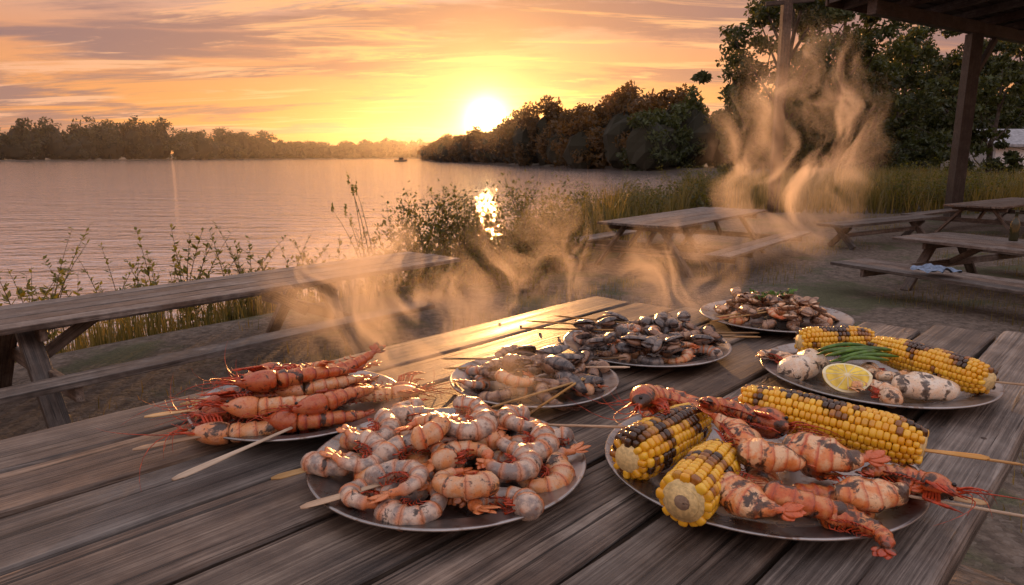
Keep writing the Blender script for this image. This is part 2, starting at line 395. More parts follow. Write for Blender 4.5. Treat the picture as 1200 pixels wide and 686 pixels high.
# ---------------------------------------------------------------- house, boat
M_wall=simple('painted_siding',(.70,.70,.72),.7,3,.3,.02,.1); M_roof=simple('roof_shingle',(.30,.31,.34),.8,5,.5,.03,.3)
M_glass=simple('window_glass',(.03,.035,.045),.1); M_trim=simple('white_trim',(.75,.73,.7),.6)
mb=MB(); hx,hy,hz=45.2,60,-.30
def hb(x0,x1,y0,y1,z0,z1,mt): beam(mb,(hx+x0,hy+(y0+y1)/2,hz+(z0+z1)/2),(hx+x1,hy+(y0+y1)/2,hz+(z0+z1)/2),y1-y0,z1-z0,mt)
hb(-6,8,-3.5,3.5,-1.0,2.4,0)
mb.add([(hx-6.5,hy-4.1,hz+2.25),(hx+8.5,hy-4.1,hz+2.25),(hx+8.5,hy,hz+3.6),(hx-6.5,hy,hz+3.6),(hx-6.5,hy+4.1,hz+2.25),(hx+8.5,hy+4.1,hz+2.25),
  (hx-6.5,hy-4.1,hz+2.45),(hx+8.5,hy-4.1,hz+2.45),(hx+8.5,hy,hz+3.8),(hx-6.5,hy,hz+3.8),(hx-6.5,hy+4.1,hz+2.45),(hx+8.5,hy+4.1,hz+2.45)],
  [[0,1,2,3],[3,2,5,4],[6,9,8,7],[9,10,11,8],[0,6,7,1],[4,5,11,10],[0,3,9,6],[3,4,10,9],[1,7,8,2],[2,8,11,5]],1)
mb.add([(hx-6,hy-3.5,hz+2.4),(hx-6,hy+3.5,hz+2.4),(hx-6,hy,hz+3.55),(hx-5.9,hy-3.5,hz+2.4),(hx-5.9,hy+3.5,hz+2.4),(hx-5.9,hy,hz+3.55)],[[0,2,1],[3,4,5],[0,3,5,2],[1,2,5,4]],0)
for x in (-4.6,-2.0,4.8): hb(x-.55,x+.55,-3.56,-3.505,.8,1.9,3); hb(x-.45,x+.45,-3.60,-3.565,.9,1.8,2)
hb(.5,1.5,-3.58,-3.505,.1,2.0,2)
mb.build('lake_house',[M_wall,M_roof,M_glass,M_trim],False)
mb=MB(); bx,by=-48,300
hull=[];hf=[]
for i2 in range(9):
    t=i2/8; w=1.0*math.sin(math.pi*min(1,.18+t*.62))*(1 if t<.6 else math.sqrt(max(0.02,1-(t-.6)/.4)))
    for (yy,zz) in ((-w,.75),(-w*.7,.1),(0,-.1),(w*.7,.1),(w,.75)): hull.append((bx-2.8+5.6*t,by+yy,-1.1+zz+.25*t*t))
for i2 in range(8):
    for j2 in range(4): hf.append([i2*5+j2,(i2+1)*5+j2,(i2+1)*5+j2+1,i2*5+j2+1])
hf.append([0,1,2,3,4]); 
for i2 in range(8): hf.append([i2*5,i2*5+4,(i2+1)*5+4,(i2+1)*5])
mb.add(hull,hf,0); beam(mb,(bx-.6,by,.1),(bx+1.1,by,.1),1.1,.9,1); beam(mb,(bx-.8,by,.62),(bx+1.2,by,.62),1.3,.1,0)
mb.build('motor_boat',[M_wood2,M_glass],False)

# ---------------------------------------------------------------- foliage
def leaves(mb,cent,R,n,size,mat=0,r=None,flat=1.0,shell=.5):
    d=rng.normal(size=(n,3)); d/=np.linalg.norm(d,axis=1)[:,None]
    rr=rng.random(n)**shell
    P=np.asarray(cent)+d*rr[:,None]*np.asarray(R)
    a=rng.normal(size=(n,3)); a/=np.linalg.norm(a,axis=1)[:,None]
    b=rng.normal(size=(n,3)); b-=(a*b).sum(1)[:,None]*a; b/=np.linalg.norm(b,axis=1)[:,None]
    s=size*(.6+.8*rng.random(n))[:,None]
    V=np.stack([P-a*s,P+b*s*.45,P+a*s,P-b*s*.45],1).reshape(-1,3)
    F=np.arange(4*n).reshape(n,4)
    rv=np.clip((random.random() if r is None else r)+rng.normal(size=n)*.22,0,1)
    mb.add(V,F,mat,r=np.repeat(rv,4))
def tree(name,base,H,cr,nclump=60,nl=150,ls=.28,lean=0,low=.25,mat=None):
    mb=MB(); x,y=base; z=float(height(x,y))-.2
    r0=H*.022
    tp=[(x,y,z)]
    for k in range(1,9):
        t=k/8; tp.append((x+lean*t*H*.1+rng.normal()*.12,y+rng.normal()*.12,z+H*.86*t))
    tp=np.array(tp); V,F,t=tube(tp,r0*(1.15-1.05*np.linspace(0,1,9)),n=8); mb.add(V,F,0)
    nlimb=max(6,nclump//6)
    for k in range(nlimb):
        u=(k+.5*rng.random())/nlimb; hz=low+(1-low)*u
        prof=math.sin(math.pi*min(1,(.16+.76*u)))**.7
        ang=k*2.4+rng.random()*.8; rr=cr*prof*(.75+.3*rng.random())
        k0=max(1,min(7,int((hz-.2)*8))); s=tp[k0]
        end=np.array([x+lean*hz*H*.1+math.cos(ang)*rr,y+math.sin(ang)*rr,z+H*hz])
        mid=(s+end)/2+np.array([0,0,.05*H*(.5-rng.random())-.3])
        V,F,t=tube([s,(s+mid)/2,mid,end],[r0*.40,r0*.3,r0*.2,r0*.05],n=5); mb.add(V,F,0)
        for c in range(6):
            f=.35+.65*rng.random(); base_=s+(end-s)*f
            cc=base_+rng.normal(size=3)*np.array([1,1,.7])*cr*.17
            R=cr*(.11+.15*rng.random())
            leaves(mb,cc,(R,R,R*.62),nl,ls,1,r=.1+.8*rng.random()*(.4+.6*u),shell=.6)
            if c%2==0:
                V,F,t=tube([base_,cc],[r0*.12,r0*.03],n=4); mb.add(V,F,0)
        leaves(mb,end,(cr*.15,cr*.15,cr*.1),nl//2,ls,1,r=.5,shell=.6)
    return mb.build(name,[M_bark,mat or M_leafT],False)
tree('deciduous_tree',(21.5,56),19.5,6.2,100,220,.21,.2,.2)
tree('deciduous_tree',(28.0,60),18.5,6.0,80,200,.22,-.2,.2)
tree('deciduous_tree',(34,66),14,5.5,60,170,.25,0,.12)
tree('deciduous_tree',(43,78),18,6.5,84,170,.27,.1,.1)
tree('deciduous_tree',(51,80),20,7,84,170,.28,0,.1)
tree('deciduous_tree',(63,88),19,7,78,150,.3,0,.1)
tree('deciduous_tree',(33,48),9.5,3.4,54,150,.18,0,.1)
tree('deciduous_tree',(26,72),11,5,60,150,.26,0,.08)
E,EF=ellipsoid(10,7)
def mass(name,path,nrow,hfun,cw,nl,ls,mat,depth):
    mb=MB(); path=np.array(path,float)
    seg=np.linalg.norm(np.diff(path,axis=0),axis=1); cum=np.concatenate([[0],np.cumsum(seg)])
    s=0
    while s<cum[-1]:
        k=min(len(seg)-1,int(np.searchsorted(cum,s,side='right')-1)); t=(s-cum[k])/seg[k]
        p=path[k]*(1-t)+path[k+1]*t
        for rrow in range(nrow):
            x=p[0]+rng.normal()*cw*.3+depth[0]*rrow; y=p[1]+rng.normal()*cw*.3+depth[1]*rrow
            z=float(height(x,y)); H=hfun(s/cum[-1])*(.66+.50*rng.random()); w=cw*(.65+.6*rng.random())
            rr=rng.random()
            nz_=np.clip(1+.10*rng.normal(size=(len(E),1)),.8,1.12)
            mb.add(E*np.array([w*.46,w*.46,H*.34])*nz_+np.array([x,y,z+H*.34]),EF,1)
            for c in range(11):
                uu=rng.random() if c<9 else .8
                ang=rng.random()*6.28; q=w*.58*math.sin(math.pi*(.15+.75*uu))
                if c>=9: q*=.5
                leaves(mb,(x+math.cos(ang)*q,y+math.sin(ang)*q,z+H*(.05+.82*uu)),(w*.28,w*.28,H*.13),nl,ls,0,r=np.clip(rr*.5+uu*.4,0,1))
        s+=cw*.60
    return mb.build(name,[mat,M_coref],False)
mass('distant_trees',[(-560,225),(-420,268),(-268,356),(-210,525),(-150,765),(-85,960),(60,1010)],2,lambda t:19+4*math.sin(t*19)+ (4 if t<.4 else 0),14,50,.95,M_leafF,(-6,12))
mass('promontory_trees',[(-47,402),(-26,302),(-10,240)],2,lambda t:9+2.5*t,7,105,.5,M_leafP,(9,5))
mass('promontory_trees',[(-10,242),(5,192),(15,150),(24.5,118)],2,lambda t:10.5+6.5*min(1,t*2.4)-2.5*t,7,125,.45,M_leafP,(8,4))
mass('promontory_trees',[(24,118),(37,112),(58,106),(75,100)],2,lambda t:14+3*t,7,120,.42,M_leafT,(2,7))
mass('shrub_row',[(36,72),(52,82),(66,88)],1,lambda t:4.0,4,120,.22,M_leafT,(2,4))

def weed(mb,base,h,nst,spread,ls,lden=9,lean=(0,0),bushy=1,leafmat=1,head=False):
    x,y=base; z=float(height(x,y))-.03
    for k in range(nst):
        bx_=x+rng.normal()*spread*.35; by_=y+rng.normal()*spread*.35
        hh=h*(.55+.5*rng.random()); lx=lean[0]+rng.normal()*spread*.5; ly=lean[1]+rng.normal()*spread*.5
        n=7; t=np.linspace(0,1,n); pts=np.stack([bx_+lx*t**1.7,by_+ly*t**1.7,z+hh*t*(1-.06*t)],1)
        V,F,_=tube(pts,.006*(1.2-t)*(1+h*.3),n=4); mb.add(V,F,0)
        nlv=int(lden*hh/.5*(2 if bushy>1 else 1)); tt=.15+.85*rng.random(nlv)
        P=np.stack([np.interp(tt,t,pts[:,i]) for i in range(3)],1)
        ang=rng.random(nlv)*6.283; el=.1+.9*rng.random(nlv)
        if bushy>1: P=P+rng.normal(size=P.shape)*.05*bushy
        D=np.stack([np.cos(ang)*np.cos(el),np.sin(ang)*np.cos(el),np.sin(el)],1)
        S=np.stack([-np.sin(ang),np.cos(ang),0*ang],1)+rng.normal(size=(nlv,3))*.3
        L=(ls*(.6+.7*rng.random(nlv))*(1.25-.7*tt))[:,None]
        V=np.stack([P,P+D*L*.45+S*L*.20,P+D*L,P+D*L*.45-S*L*.20],1).reshape(-1,3)
        mb.add(V,np.arange(4*nlv).reshape(-1,4),leafmat,r=np.repeat(np.clip(.5+.3*rng.normal(size=nlv),0,1),4))
        if head:
            leaves(mb,pts[-1],(.02,.02,.10),26,.022,1,r=.8)
def weedobj(name,lst,mat=M_leafW):
    mb=MB()
    for a in lst: weed(mb,**a)
    mb.build(name,[M_stem,mat],False)
weedobj('weed_plant',[dict(base=(-5.6,8.2),h=1.6,nst=14,spread=.55,ls=.13,lden=14,lean=(.1,0)),dict(base=(-5.0,8.8),h=1.3,nst=12,spread=.5,ls=.12,lden=14)])
weedobj('weed_plant',[dict(base=(-4.3,8.8),h=1.6,nst=14,spread=.45,ls=.13,lden=14,lean=(.15,0)),dict(base=(-3.75,9.3),h=1.5,nst=12,spread=.5,ls=.12,lden=14)])
weedobj('weed_plant',[dict(base=(-5.9,7.2),h=.9,nst=9,spread=.5,ls=.11)])
weedobj('weed_plant',[dict(base=(-3.0,8.9),h=1.0,nst=12,spread=.6,ls=.12,lden=12),dict(base=(-2.4,9.4),h=1.0,nst=12,spread=.6,ls=.12,lden=12)])
weedobj('dried_stalk_plant',[dict(base=(-2.05,9.6),h=1.85,nst=6,spread=.28,ls=.08,lden=5,lean=(-.3,0),head=True)])
weedobj('leafy_bush',[dict(base=(-1.4+i*.44,10.9+.5*(i%3)),h=(1.6,1.65,1.35,1.45,1.7,1.6)[i],nst=22,spread=.8,ls=.12,lden=17,bushy=1.6) for i in range(6)],M_leafB)
weedobj('leafy_bush',[dict(base=(-1.9,9.9),h=.9,nst=14,spread=.6,ls=.1,lden=14,bushy=1.4),dict(base=(-.9,9.6),h=.8,nst=14,spread=.7,ls=.1,lden=14,bushy=1.4),dict(base=(0.1,10.0),h=.8,nst=14,spread=.7,ls=.1,lden=14,bushy=1.4)],M_leafB)
weedobj('leafy_bush',[dict(base=(1.3+i*.55,15.0+i*1.1),h=1.35,nst=15,spread=.9,ls=.13,lden=14,bushy=1.8) for i in range(6)],M_leafB)
weedobj('leafy_bush',[dict(base=(5.6+i*.9,22.5+i*1.8),h=1.7,nst=14,spread=1.2,ls=.16,lden=12,bushy=2.2) for i in range(6)],M_leafB)
weedobj('leafy_bush',[dict(base=(14.5+i*1.3,25.5+i*.8),h=1.9,nst=16,spread=1.4,ls=.15,lden=12,bushy=2.2) for i in range(5)],M_leafW)

def grass(name,N,sample,h,w):
    X,Y,S=sample(N); Z=height(X,Y); N=len(X)
    hh=h*(.45+.75*rng.random(N))*S; ang=rng.random(N)*6.283; lean=hh*(.1+.45*rng.random(N))
    lx,ly=np.cos(ang)*lean,np.sin(ang)*lean; wx,wy=-np.sin(ang)*w*S,np.cos(ang)*w*S
    B=np.stack([X,Y,Z-.02],1); W=np.stack([wx,wy,0*wx],1)
    Mid=B+np.stack([lx*.35,ly*.35,hh*.6],1); T=B+np.stack([lx,ly,hh],1)
    V=np.stack([B-W,B+W,Mid+W*.7,Mid-W*.7,T],1).reshape(-1,3)
    k=np.arange(N)*5; F=np.stack([k,k+1,k+2,k+3],1).tolist()+np.stack([k+3,k+2,k+4],1).tolist()
    mb=MB(); mb.add(V,F,0,r=np.repeat(rng.random(N),5)); mb.build(name,[M_grass],False)
def shore_sample(y0,y1,d0,d1):
    def f(N):
        pts=LAND[(LAND[:,1]>=y0)&(LAND[:,1]<=y1)][:14]
        seg=np.linalg.norm(np.diff(pts,axis=0),axis=1); c=np.concatenate([[0],np.cumsum(seg)])
        s=rng.random(N)*c[-1]; X=np.interp(s,c,pts[:,0]); Y=np.interp(s,c,pts[:,1])
        tx=np.interp(s+.5,c,pts[:,0])-X; ty=np.interp(s+.5,c,pts[:,1])-Y; l=np.hypot(tx,ty)+1e-6
        d=d0+(d1-d0)*rng.random(N)**1.5
        X=X+ty/l*d; Y=Y-tx/l*d
        cl=.5+.5*np.sin(X*2.3+Y*1.1)*np.sin(Y*1.9-X*.7); keep=rng.random(N)<(.25+.75*cl)
        return X[keep],Y[keep],(.55+.75*cl)[keep]
    return f
grass('shore_grass',16000,shore_sample(-4,15.5,-.1,1.1),.42,.006)
grass('tall_grass',16000,shore_sample(14.9,45,0,2.2),1.0,.013)
def meadow(N):
    X=8+34*rng.random(N);Y=24+34*rng.random(N); k=(sdist(X,Y,LAND)>.2)&(Y>19+X*.28); X,Y=X[k],Y[k]
    return X,Y,.7+.6*(.5+.5*np.sin(X*.9)*np.sin(Y*.7+X*.4))
grass('meadow_grass',34000,meadow,1.05,.022)
def patches(N):
    X=-6+20*rng.random(N);Y=3+20*rng.random(N)
    c=np.sin(X*1.1+.5)*np.sin(Y*.9)+.5*np.sin(X*2.7)*np.sin(Y*2.1+1)
    k=(sdist(X,Y,LAND)>.3)&(c>.25)&~((abs(X)<2.5)&(Y<4.5)); return X[k],Y[k],np.full(k.sum(),1.0)
grass('ground_grass',34000,patches,.16,.004)

# ---------------------------------------------------------------- platters
ZT=.7515
PL={1:(-.095,.955,.205),2:(.366,.955,.225),3:(-.395,1.205,.190),4:(.045,1.335,.172),5:(.325,1.605,.20),6:(.75,1.90,.205),7:(.764,1.382,.225)}
for k,(x,y,r) in PL.items():
    pr=[(0,.0),(.60,.0),(.68,.002),(.74,.008),(.80,.016),(.84,.019),(.97,.023),(.985,.0250),(1.0,.0245),(1.004,.0225),(.99,.0205),(.86,.0155),(.80,.010),(.745,.003),(.69,-.0015),(.60,-.002),(0,-.002)]
    n=96; Vv=[];Fv=[]
    for (a,z) in pr[1:-1]:
        for j in range(n):
            t=2*math.pi*j/n; Vv.append((x+math.cos(t)*r*a,y+math.sin(t)*r*a,ZT+.0022+z))
    L=len(pr)-2
    for i2 in range(L-1):
        for j in range(n):
            q=(j+1)%n; Fv.append([i2*n+j,(i2+1)*n+j,(i2+1)*n+q,i2*n+q])
    Fv.append(list(range(n))); Fv.append([(L-1)*n+j for j in range(n)][::-1])
    mb=MB(); mb.add(Vv,Fv,0); mb.build('metal_platter',[M_steel])
ZP=ZT+.003

# ---------------------------------------------------------------- seafood
def body_path(L,curl,N,pw=1.0):
    t=np.linspace(0,1,N); hd=curl*t**pw
    st=L/(N-1); x=np.concatenate([[0],np.cumsum(np.cos(hd[:-1])*st)]); y=np.concatenate([[0],np.cumsum(np.sin(hd[:-1])*st)])
    return t,np.stack([x,y,0*x],1),hd
def shrimp(mb,M,L=.11,curl=4.2,R=.0135,mat=0,legmat=1,legs=True,head=False,ring=14,r=None,plump=False):
    r=random.random() if r is None else r
    N=66; t,P,hd=body_path(L,curl,N,1.05)
    c=P.mean(0); P=P-c
    saw=np.mod(t*6.5,1)
    env=np.sqrt(np.clip(t/.06,0.02,1))*(1-.62*t**1.25)
    if plump: env=np.clip(np.sin(np.pi*np.clip(.12+.84*t**.85,0,1)),.05,1)**.65*(1-.30*t)
    amp=.07 if plump else .22
    ra=R*env*(1+amp*saw**1.6-amp*.36); ra=np.where(t>.9,ra*.8,ra)
    P2=P.copy(); P2[:,2]+= .0025*np.sin(t*3)
    V,F,tt=tube(P2,ra,ra*(.72 if plump else .86),n=ring)
    if plump:   # uneven, slightly flattened flesh
        V=V+np.stack([.0016*np.sin(V[:,1]*170+r*9),.0022*np.sin(V[:,0]*120+r*20),.0016*np.sin(V[:,0]*150+V[:,1]*110)],1)
    mb.add(V,F,mat,t=tt,pc=V,r=r,M=M)
    e=P2[-1]; h=hd[-1]
    for k,(da,ln) in enumerate(((-.75,.8),(-.33,1),(0,1.05),(.33,1),(.75,.8))):
        LL=L*(.26 if plump else .20)*ln; ts=np.linspace(0,1,6); d=np.array([math.cos(h+da),math.sin(h+da),.12*(k%2)])
        pts=e+np.outer(ts*LL,d)+np.array([0,0,.0008*k])-np.array([math.cos(h),math.sin(h),0])*.002
        w=(.0075 if plump else R*.32)*np.array([.35,.8,1.1,1.15,.85,.2])
        V,F,_=tube(pts,w,w*.16+.0002,n=6); mb.add(V,F,mat,t=.97,pc=V,r=r,M=M)
    if legs:
        for k in range(8):
            i2=int(N*(.06+.09*k)); nrm=np.array([-math.sin(hd[i2]),math.cos(hd[i2]),0]); tg=np.array([math.cos(hd[i2]),math.sin(hd[i2]),0])
            for s in (-1,1):
                a=P2[i2]+nrm*ra[i2]*.8+np.array([0,0,s*.003]); b=a+nrm*min(R,.02)*.6-tg*R*.3+np.array([0,0,s*.003-.002]); c2=b+tg*R*.35+nrm*min(R,.02)*.25
                V,F,_=tube([a,b,c2],[.0013,.0010,.0004],n=4); mb.add(V,F,legmat,t=.5,r=r,M=M)
    if head:
        HL=L*.42; ts=np.linspace(0,1,14); o=P2[0]
        pts=np.stack([o[0]+.004-HL*ts,o[1]+.006*ts**2,o[2]+.003*ts],1)
        w=R*1.08*np.array([.9,1,1.04,1.06,1.05,1.02,.97,.90,.80,.68,.54,.40,.26,.10])
        V,F,tt=tube(pts,w*1.0,w*.90,n=ring); mb.add(V,F,mat,t=.42,pc=V,r=r,M=M)
        tip=pts[9]+np.array([0,-R*.45,R*.2]); rs=[tip,tip+np.array([-.02,-.002,.004]),tip+np.array([-.042,-.008,.010])]
        V,F,_=tube(rs,[.0034,.0022,.0004],[.0014,.001,.0003],n=5); mb.add(V,F,legmat,r=r,M=M)
        for s in (-1,1):
            E1_,EF1=ellipsoid(8,6); mb.add(E1_*.0030+pts[10]+np.array([-.002,-.001,s*R*.52]),EF1,2,M=M)
            for q in range(3):
                ln=(.13,.06,.04)[q]*(.8+.4*random.random()); a0=math.pi+random.uniform(-.6,.6); n6=9; tt2=np.linspace(0,1,n6)
                pp=pts[12]+np.stack([np.cos(a0+tt2*.8*s)*ln*tt2,np.sin(a0+tt2*.8*s)*ln*tt2,s*.003+.012*np.sin(tt2*3)-.012*tt2**2],1)
                V,F,_=tube(pp,(.0011,.0012,.0013)[q]*(1.1-tt2),n=4); mb.add(V,F,legmat,r=r,M=M)
            for q in range(6):
                a=pts[2+q]+np.array([0,w[2+q]*.75,s*.005]); ln=.017+.008*random.random()
                b=a+np.array([-.006-.003*q*.3,ln,s*.006]); c2=b+np.array([-.016,ln*.5,-.003*s]); d2=c2+np.array([-.012,-.006,-.003])
                V,F,_=tube([a,b,c2,d2],[.0023,.0019,.0013,.0004],n=5); mb.add(V,F,legmat,r=r,M=M)
U=random.uniform

def pile(name,pk,rings,mats,L,curl,R,legs=True,tilt=.28):
    x,y,r=PL[pk]; mb=MB()
    for (n,rr,z,ph) in rings:
        for k in range(n):
            a=ph+2*math.pi*k/n+U(-.12,.12); q=rr*r*U(.94,1.06)
            mt=random.choice(mats[0])
            shrimp(mb,mat4((x+math.cos(a)*q,y+math.sin(a)*q,ZP+z+U(-.002,.003)),U(-tilt,tilt)+(math.pi if random.random()<.5 else 0),U(-tilt,tilt),U(0,6.28),1),
                L*U(.88,1.12),curl*U(.88,1.06),R*U(.9,1.1),mt,len(mats[1])-1,legs)
    return mb.build(name,mats[1])
pile('curled_shrimp_pile',1,[(10,.76,.024,.2),(6,.42,.024,.5),(2,.13,.024,1),(9,.60,.047,.0),(4,.28,.050,.6),(2,.14,.072,.3)],([0,0,0,1,1],[M_shrimp,M_shrimpO,M_red]),.140,4.4,.0200,tilt=.2)

mb=MB(); x,y,r=PL[3]
lay=[(-.03,-.125,.022,12,1),(-.06,-.075,.022,18,-1),(.0,-.035,.022,22,1),(-.055,.015,.022,16,-1),(.03,.055,.022,24,1),(-.01,.10,.022,14,-1),(.06,-.10,.024,8,1),(.08,.0,.024,200,1),(.07,.07,.024,190,-1),
     (.0,-.095,.050,20,1),(-.04,-.045,.050,26,-1),(.04,.0,.052,15,1),(-.01,.045,.050,22,-1),(.02,.09,.048,28,1),(.08,-.05,.048,30,1),(.01,-.02,.076,20,1),(-.03,.03,.074,12,-1),(.05,.04,.072,26,1)]
for (dx,dy,z,yw,fl) in lay:
    shrimp(mb,mat4((x+dx+.03,y+dy,ZP+z),(0 if fl>0 else math.pi)+U(-.5,.5),U(-.07,.07),rad(yw+U(-12,12)),1),.145*U(.9,1.1),U(.3,1.5),.0185*U(.88,1.1),random.choice([0,0,3]),1,True,True,r=U(.3,1))
mb.build('whole_prawn_pile',[M_prawn,M_red,M_eye,M_shrimpO])

pile('curled_shrimp_pile',4,[(8,.70,.020,1.9),(5,.36,.022,.5),(6,.48,.043,2.2),(2,.1,.055,0)],([0,1,1,2],[M_shrimp,M_mus,M_shrimpO,M_mus]),.115,4.0,.0160)
def shellmesh(L,W,H,ribs=0):
    V=[];F=[];nu,nv=14,8
    for i2 in range(nv+1):
        u=i2/nv
        for j in range(nu):
            th=2*math.pi*j/nu; rr=math.cos(u*math.pi/2)
            X=math.cos(th)*rr; Y=math.sin(th)*rr
            w=1-.35*X
            k=1+(.05*math.cos(th*ribs) if ribs else 0)
            V.append((X*L*k,Y*W*w*k,math.sin(u*math.pi/2)*H))
    for i2 in range(nv):
        for j in range(nu):
            q=(j+1)%nu; F.append([i2*nu+j,i2*nu+q,(i2+1)*nu+q,(i2+1)*nu+j])
    return np.array(V),F
def mussels(name,pk,spots,mats,L=.034):
    x,y,r=PL[pk]; mb=MB()
    for (dx,dy,z) in spots:
        V,F=shellmesh(L*U(.85,1.15),L*.55*U(.85,1.1),L*.34,9)
        yw=U(0,6.28); M=mat4((x+dx,y+dy,ZP+z),U(-.4,.4),U(-.4,.4),yw)
        mb.add(V*np.array([1,1,-1]),[f[::-1] for f in F],0,t=V[:,0]*8,M=M)
        M2=mat4((x+dx,y+dy,ZP+z+.0035),U(-.3,.3)+rad(U(5,35)),U(-.3,.3),yw)
        if random.random()<.45: mb.add(V*np.array([.98,.98,1]),F,0,t=V[:,0]*8,M=M2)
        E_,EF_=ellipsoid(12,8); E_=E_*np.array([L*.72,L*.38,L*.22])*(1+.08*rng.normal(size=(len(E_),1)))
        mb.add(E_,EF_,1,t=.3,M=M)
    mb.build(name,mats)
sp=lambda n,r0,z0,z1,a0=0,a1=6.28:[(math.cos(a)*q,math.sin(a)*q,U(z0,z1)) for a,q in [(U(a0,a1),r0*math.sqrt(random.random())) for _ in range(n)]]
mussels('mussel_pile',4,[(.09,-.04,.035),(.12,.0,.03),(.085,.045,.037),(.05,.09,.03),(.07,.0,.058),(.10,.03,.054),(.03,-.09,.038),(.07,-.08,.037),(.10,-.07,.033),(.04,.04,.062),(.05,-.04,.06),(-.02,.08,.05),(.12,.05,.03)],[M_shell,M_mus])

pile('skewered_shrimp_pile',5,[(12,.70,.020,.4),(9,.44,.022,.5),(8,.56,.040,0),(4,.26,.046,.6)],([0,0,1,2,4],[M_mus,M_shrimp,M_shell,M_mus,M_shrimpO,M_mus]),.095,3.6,.0145,legs=False)
mussels('mussel_pile',5,sp(34,.16,.040,.062),[M_shell,M_mus],.031)
pile('curled_shrimp_pile',6,[(10,.68,.02,.4),(5,.40,.040,.5)],([0,1],[M_mus,M_shrimpO,M_mus]),.09,3.6,.0140,legs=False)
mussels('clam_pile',6,sp(34,.155,.024,.036)+sp(36,.13,.044,.068),[M_mus,M_flesh],.029)
def herbs(name,c,R,n,size):
    mb=MB()
    for k in range(n):
        p=np.array(c)+np.array([rng.normal()*R,rng.normal()*R*.6,abs(rng.normal())*.006])
        leaves(mb,p,(.012,.012,.006),9,size,0,shell=.5)
        a=U(0,6.28); V,F,_=tube([p,p+np.array([math.cos(a)*.02,math.sin(a)*.02,.004]),p+np.array([math.cos(a)*.035,math.sin(a+.4)*.035,0])],[.001,.001,.0006],n=4); mb.add(V,F,0)
    mb.build(name,[M_green],False)
herbs('green_herbs',(.77,1.93,ZP+.072),.05,8,.008)

KV,KF=ellipsoid(10,7,.6,.6)
def corn(p0,p1,r=.026,rows=16,char=.5,cut=False):
    mb=MB(); p0=np.array(p0,float);p1=np.array(p1,float); d=p1-p0;L=np.linalg.norm(d);d/=L
    u=np.cross(d,[0,0,1.]);u/=np.linalg.norm(u);v=np.cross(u,d)
    kp=r*.26; nk=int(L/kp)
    prof=lambda t: (1 if cut and t<.35 else min(1,(.62+.38*math.sin(min(1,t/.16)*math.pi/2))))*(1-.38*max(0,(t-.66)/.34)**1.8)
    V,F,_=tube([p0+d*L*t for t in np.linspace(0,1,12)],[r*.80*prof(t) for t in np.linspace(0,1,12)],n=16); mb.add(V,F,1)
    for i2 in range(nk):
        t=(i2+.5)/nk; R=r*prof(t)
        for j in range(rows):
            th=2*math.pi*(j+.04*math.sin(i2*.9+j))/rows; dr=u*math.cos(th)+v*math.sin(th); ta=-u*math.sin(th)+v*math.cos(th)
            c=p0+d*(L*t+(j%2)*kp*.5+rng.normal()*.0003)+dr*(R*.86)
            sz=np.array([kp*.54,math.pi*R/rows*1.0,r*.2])*(1+.06*rng.normal())
            A=np.stack([d,ta,dr],1)
            nz=1.3*mnoise.noise(Vector(c*26))+.8*mnoise.noise(Vector(c*62+3.0))+.45*dr[2]+rng.normal()*.14
            ch=min(1,max(0,(nz-(.95-char)) *1.2))
            mb.add(KV*sz@A.T+c,KF,0,t=ch*.9,r=np.clip(.5+rng.normal()*.25,0,1))
    if cut:
        V,F,_=tube([p0-d*.001,p0-d*.003],[r*.62,r*.60],n=16); mb.add(V,F,1)
        V,F,_=tube([p0-d*.0032,p0-d*.0042],[r*.30,r*.28],n=12); mb.add(V,F,2)
    V,F,_=tube([p1-d*.004,p1+d*.006,p1+d*.010],[r*.40,r*.28,r*.1],n=10); mb.add(V,F,1)
    return mb.build('corn_cob',[M_corn,M_core,M_stick])
corn((.158,.885,ZP+.052),(.290,1.015,ZP+.056),.037,16,.85)
corn((.212,.780,ZP+.045),(.295,.895,ZP+.050),.0345,16,.55,cut=True)
corn((.572,.885,ZP+.070),(.375,1.045,ZP+.080),.0335,16,.70)
corn((.66,1.52,ZP+.046),(.83,1.53,ZP+.048),.033,16,.72)
corn((.900,1.225,ZP+.050),(.80,1.45,ZP+.054),.033,16,.90)

def one(name,M,**k):
    mb=MB(); shrimp(mb,M,**k); return mb.build(name,[M_grill,M_red,M_eye,M_flesh,M_plump])
G='grilled_prawn'
pl=dict(mat=4,ring=24,plump=True)
one(G,mat4((.292,.785,ZP+.046),.25,.10,rad(-80)),L=.100,curl=.9,R=.031,**pl)
one(G,mat4((.350,.850,ZP+.070),-.2,.05,rad(-35)),L=.088,curl=.9,R=.032,**pl)
one(G,mat4((.425,.862,ZP+.070),.2,.10,rad(-60)),L=.105,curl=1.0,R=.034,**pl)
one(G,mat4((.462,.800,ZP+.045),.1,.05,rad(-30)),L=.100,curl=1.2,R=.029,**pl)
one(G,mat4((.320,.925,ZP+.074),.4,.1,rad(75)),L=.100,curl=1.3,R=.029,**pl)
one(G,mat4((.372,.775,ZP+.042),-.2,.05,rad(-48)),L=.125,curl=1.5,R=.0225,mat=0,ring=18)
one(G,mat4((.415,.742,ZP+.034),math.pi,.0,rad(15)),L=.110,curl=2.6,R=.018,mat=0,ring=16)
one(G,mat4((.335,1.000,ZP+.078),.4,.1,rad(120)),L=.125,curl=2.4,R=.024,mat=0,head=True,ring=16)
one(G,mat4((.245,1.06,ZP+.045),.1,.1,rad(170)),L=.130,curl=2.4,R=.022,mat=0,head=True,ring=16)
one(G,mat4((.30,1.09,ZP+.055),math.pi,.1,rad(10)),L=.12,curl=2.6,R=.020,mat=0,head=True,ring=16)
one(G,mat4((.255,1.03,ZP+.085),math.pi+.3,.1,rad(60)),L=.12,curl=2.2,R=.019,mat=0,head=True,ring=16)
